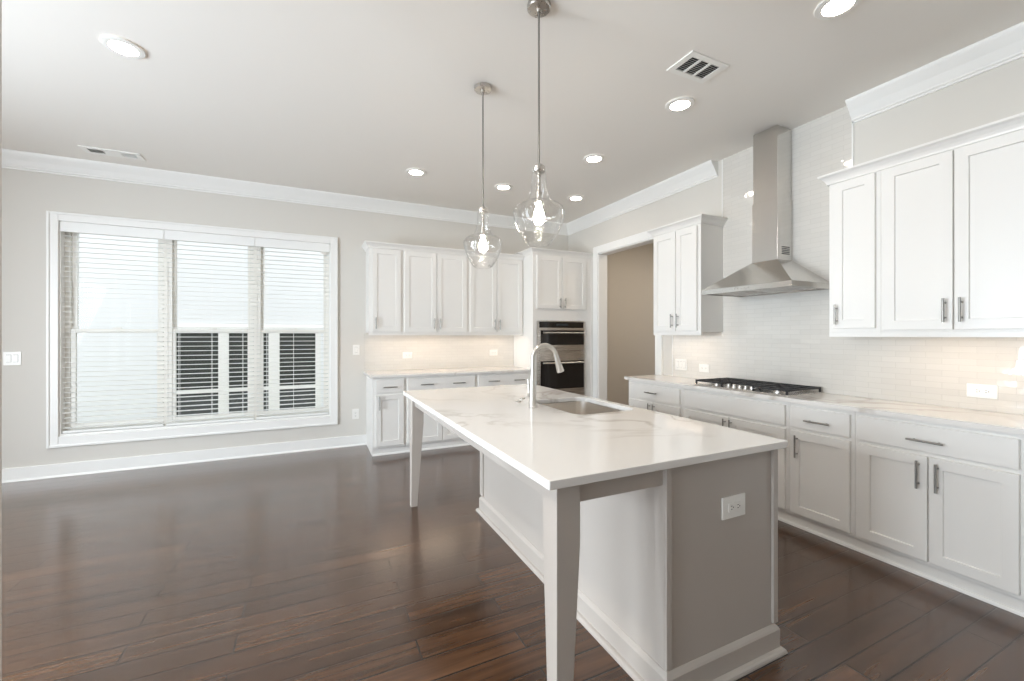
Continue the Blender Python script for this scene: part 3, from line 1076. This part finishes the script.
# end panel: corner posts either side of the flat sheet
MB().box(BX0 - .012, BX0 + .014, BY0 - .012, BY0 - .0003, .13, .8835).build('corner_stile', M_ISLE, isl, bevel=.0015)
MB().box(BX1 - .022, BX1 + .006, BY0 - .014, BY0 - .0005, .13, .8835).build('corner_stile', M_ISLE, isl, bevel=.0015)
# base moulding and shoe all round
def ring_box(b, t, z0, z1):
    o = (BX0 - t, BX1 + t, BY0 - t, BY1 + t)
    b.prism([(o[0], o[2]), (o[1], o[2]), (o[1], o[3]), (o[0], o[3])], 'z', z0, z1)
    return b
t = .0155
lo = [(BX0 - t, BY0 - t), (BX1 + t, BY0 - t), (BX1 + t, BY1 + t), (BX0 - t, BY1 + t)]
def ringz(o, z):
    return [(BX0 - o, BY0 - o, z), (BX1 + o, BY0 - o, z), (BX1 + o, BY1 + o, z), (BX0 - o, BY1 + o, z)]
MB().loft([ringz(.016, 0), ringz(.016, .098), ringz(.012, .106), ringz(.004, .116), ringz(.0015, .118)]).build('base_moulding', M_ISLE, isl)
MB().loft([ringz(.036, 0), ringz(.036, .006), ringz(.033, .014), ringz(.027, .020), ringz(.018, .023)]).build('shoe_moulding', M_ISLE, isl)
# aprons under the overhang
LX0, LX1 = .700, .790
NY0, NY1 = 1.150, 1.240
FY0, FY1 = 3.310, 3.400
MB().box(LX1, BX0 + .01, NY0 + .018, NY0 + .040, .806, .8835).build('apron', M_ISLE, isl, bevel=.001)
MB().box(LX0 + .018, LX0 + .040, NY1, FY0, .806, .8835).build('apron', M_ISLE, isl, bevel=.001)
MB().box(LX1, BX1, FY1 - .040, FY1 - .018, .806, .8835).build('apron', M_ISLE, isl, bevel=.001)
MB().box(BX1 - .022, BX1, BY1, FY1 - .04, .806, .8835).build('apron', M_ISLE, isl, bevel=.001)
for y0, y1, s in ((NY0, NY1, 1), (FY0, FY1, -1)):
    def sq(z, k):
        xa, xb = LX0, LX1 - k
        ya, yb = (y0, y1 - k) if s > 0 else (y0 + k, y1)
        return [(xa, ya, z), (xb, ya, z), (xb, yb, z), (xa, yb, z)]
    MB().loft([sq(0, .040), sq(.66, .001), sq(.67, 0), sq(.8835, 0)]).build('leg', M_ISLE, isl, bevel=.002)
# island worktop with the sink opening
n = 6
b = MB()
bm = b.bm
def rrect(x0, x1, y0, y1, r, z, k=6):
    out = []
    for cxx, cyy, a0 in ((x1 - r, y0 + r, -PI / 2), (x1 - r, y1 - r, 0), (x0 + r, y1 - r, PI / 2), (x0 + r, y0 + r, PI)):
        for i in range(k + 1):
            a = a0 + PI / 2 * i / k
            out.append((cxx + r * math.cos(a), cyy + r * math.sin(a), z))
    return out
def top_layer(z):
    outer = [bm.verts.new(p) for p in rrect(IX0, IX1, IY0, IY1, .006, z, 6)]
    inner = [bm.verts.new(p) for p in rrect(SX0, SX1, SY0, SY1, .07, z, 6)]
    return outer, inner
o1, i1 = top_layer(.8845)
o2, i2 = top_layer(.914)
m = len(o1)
for i in range(m):
    j = (i + 1) % m
    bm.faces.new((o1[i], o1[j], o2[j], o2[i]))
    bm.faces.new((i1[i], i2[i], i2[j], i1[j]))
    bm.faces.new((o2[i], o2[j], i2[j], i2[i]))
    bm.faces.new((o1[j], o1[i], i1[i], i1[j]))
tag(b.build('island_countertop', M_QUARTZ, bevel=.003), 'large white quartz island top with grey veins and a sink cutout', 'countertop')

# sink
sk = thing('kitchen_sink', 'undermount stainless steel sink in the island top', 'sink', ((SX0 + SX1) / 2, (SY0 + SY1) / 2, .70))
b = MB()
e = .004
rings = [rrect(SX0 - .02, SX1 + .02, SY0 - .02, SY1 + .02, .08, .8825), rrect(SX0 - e, SX1 + e, SY0 - e, SY1 + e, .07, .8825),
         rrect(SX0 - e, SX1 + e, SY0 - e, SY1 + e, .07, .70), rrect(SX0 + .012, SX1 - .012, SY0 + .012, SY1 - .012, .06, .68),
         rrect(SX0 + .10, SX1 - .10, SY0 + .10, SY1 - .10, .05, .676)]
b.loft(rings, cap=False)
bm = b.bm
bm.faces.new([bm.verts.new(p) for p in rings[-1]])
bmesh.ops.remove_doubles(bm, verts=bm.verts, dist=1e-5)
so = b.build('basin', M_SINK, sk, smooth=True)
md = so.modifiers.new('thickness', 'SOLIDIFY'); md.thickness = .0012; md.offset = -1
MB().lathe(((SX0 + SX1) / 2, (SY0 + SY1) / 2, .6765), [(.055, 0), (.055, .003), (.04, .004), (.036, .0015), (.004, .0015)], 24).build('drain', M_CHROME, sk, smooth=True)

# faucet
FX, FYY = 1.228, 2.300
fa = thing('kitchen_faucet', 'brushed nickel gooseneck pull-down faucet beside the island sink', 'faucet', (FX, FYY, .914))
MB().lathe((FX, FYY, .9145), [(.027, 0), (.027, .004), (.0235, .008), (.0225, .06), (.0195, .135), (.0165, .18), (.0145, .20)], 24).build('body', M_CHROME, fa, smooth=True)
path, rad = [], []
ax = .084
zc = 1.212
for i in range(5):
    path.append((FX, FYY, 1.10 + (zc - 1.10) * i / 4)); rad.append(.0142)
for i in range(1, 25):
    a = PI - (PI * .915) * i / 24
    path.append((FX + ax + ax * math.cos(a), FYY, zc + ax * math.sin(a) * 1.02)); rad.append(.0138)
MB().tube(path, rad, 16).build('spout', M_CHROME, fa, smooth=True)
p0 = Vector(path[-1]); dr = (p0 - Vector(path[-2])).normalized()
MB().tube([p0 - dr * .006, p0 + dr * .004, p0 + dr * .03, p0 + dr * .10, p0 + dr * .112, p0 + dr * .114],
          [.0145, .0158, .0165, .0235, .0235, .020], 18).build('spray_head', M_CHROME, fa, smooth=True)
hb = MB().cyl((FX, FYY + .015, .985), (FX, FYY + .05, .985), .014, .0135, 16).build('handle_hub', M_CHROME, fa, smooth=True)
MB().tube([(FX, FYY + .044, .985), (FX, FYY + .05, 1.0), (FX - .002, FYY + .054, 1.04), (FX - .004, FYY + .056, 1.085)],
          [.008, .0075, .006, .0055], 10).build('lever', M_CHROME, hb, smooth=True)
b1 = MB().lathe((1.245, 2.535, .9142), [(.021, 0), (.021, .004), (.018, .007), (.004, .0075)], 20).build('air_switch_button', M_NICKEL, smooth=True)
tag(b1, 'small round metal button in the island top just left of the faucet', 'button')
b1 = MB().lathe((1.330, 2.645, .9142), [(.021, 0), (.021, .004), (.017, .008), (.004, .0085)], 20).build('soap_dispenser_cap', M_NICKEL, smooth=True)
tag(b1, 'small round metal cap beyond the button, on the far side of the faucet', 'cap')

plate('wall_outlet', (1.536, BY0 - .0002, .668), 'y', .136, .088, 'white outlet on the taupe end panel of the island', 'outlet')


# ------------------------------------------------------------------ pendants
def pendant(x, y, label):
    t = thing('pendant_light', label, 'pendant light', (x, y, H), 'glass pendants over the island')
    MB().lathe((x, y, H), [(.0605, -.001), (.0605, -.02), (.057, -.024), (.014, -.026), (.012, -.04)], 28).build('canopy', M_NICKEL, t, smooth=True)
    MB().cyl((x, y, H - .03), (x, y, 2.225), .0052, n=10).build('rod', M_PULL, t, smooth=True)
    MB().lathe((x, y, 2.20), [(.008, .042), (.02, .036), (.032, .026), (.034, .008), (.030, 0), (.008, -.002)], 24).build('cap', M_NICKEL, t, smooth=True)
    prof = [(.036, 2.205), (.0375, 2.17), (.040, 2.13), (.047, 2.09), (.060, 2.058), (.074, 2.042), (.104, 2.030),
            (.124, 2.014), (.1325, 1.992), (.131, 1.968), (.120, 1.93), (.102, 1.888), (.082, 1.852), (.064, 1.830), (.054, 1.824)]
    sm = []
    for (r0, z0), (r1, z1) in zip(prof, prof[1:]):
        sm += [(r0, z0), ((r0 + r1) / 2, (z0 + z1) / 2)]
    sm.append(prof[-1])
    MB().lathe((x, y, 0), sm, 48, cap=False).build('glass_shade', M_SHADE, t, smooth=True)
    sk_ = MB().lathe((x, y, 0), [(.006, 2.20), (.009, 2.198), (.009, 2.10), (.017, 2.095), (.017, 2.045), (.012, 2.042)], 16).build('socket', M_NICKEL, t, smooth=True)
    MB().lathe((x, y, 0), [(.004, 2.044), (.012, 2.04), (.014, 2.02), (.026, 1.985), (.029, 1.965), (.025, 1.945), (.014, 1.932), (.003, 1.929)], 20).build('bulb', E_BULB, t, smooth=True)
    return t


pendant(1.051, 1.902, 'glass bell pendant hanging nearer the camera, over the island sink side')
pendant(1.051, 2.693, 'glass bell pendant farther down the island, towards the back cabinets')


# ------------------------------------------------------------------ recessed lights
def downlight(x, y, label):
    t = thing('recessed_light', label, 'ceiling light', (x, y, H), 'recessed ceiling lights')
    MB().lathe((x, y, H), [(.070, -.004), (.100, -.001), (.101, -.006), (.098, -.010), (.074, -.014), (.068, -.013), (.068, -.004)], 40, cap=False).build('trim_ring', M_PLASTIC, t, smooth=True)
    MB().lathe((x, y, H), [(.0695, -.004), (.0695, -.0105), (.002, -.0115)], 32).build('lens', E_DOWN, t, smooth=True)


for x, y, l in ((-1.01, 3.22, 'recessed ceiling light at the upper left, in front of the window'),
                (2.436, 1.241, 'recessed ceiling light cut by the top border, above the long upper cabinets'),
                (2.437, 2.272, 'recessed ceiling light beside the square ceiling vent'),
                (2.435, 3.315, 'recessed ceiling light behind the nearer pendant, towards the doorway'),
                (.964, 4.376, 'recessed ceiling light left of the farther pendant rod'),
                (1.965, 4.389, 'recessed ceiling light between the two pendant rods'),
                (2.93, 4.36, 'recessed ceiling light in front of the oven tower')):
    downlight(x, y, l)


# ------------------------------------------------------------------ ceiling vents
def vent(x0, x1, y0, y1, label, along, cells):
    t = thing('ceiling_vent', label, 'vent', ((x0 + x1) / 2, (y0 + y1) / 2, H))
    fw = .035
    b = MB()
    ps = sorted({c for p in cells for c in p})
    zt, zb = H - .0005, H - .009
    if along == 'x':
        b.box(x0, x1, y0, y0 + fw, zb, zt).box(x0, x1, y1 - fw, y1, zb, zt)
        edges = [x0] + [c for p in cells for c in p] + [x1]
        for i in range(0, len(edges), 2):
            b.box(edges[i], edges[i + 1], y0 + fw, y1 - fw, zb, zt)
    b.build('grille_frame', M_PLASTIC, t)
    for k, (a, c) in enumerate(cells):
        MB().box(a, c, y0 + fw, y1 - fw, H - .002, H - .0005).build('duct_opening', M_SLOT, t)
        l = MB()
        n = 9
        for i in range(n):
            y = y0 + fw + (y1 - y0 - 2 * fw) * (i + .5) / n
            ang = vent_dir[k % len(vent_dir)]
            l.prism([(y - .004, H - .0085), (y - .003, H - .0085), (y - .003 + ang, H - .0025), (y - .004 + ang, H - .0025)], 'x', a, c)
        l.build('louvers', M_PLASTIC, t)


vent_dir = (.004, .004, .008)
vent(2.045, 2.365, 1.81, 2.015, 'square white supply vent with dark slots, beside a recessed light', 'x',
     ((2.085, 2.150), (2.166, 2.235), (2.25, 2.325)))
vent_dir = (.009, .003)
vent(-1.90, -1.47, 5.05, 5.21, 'long white vent near the crown moulding above the window', 'x', ((-1.855, -1.745), (-1.62, -1.51)))
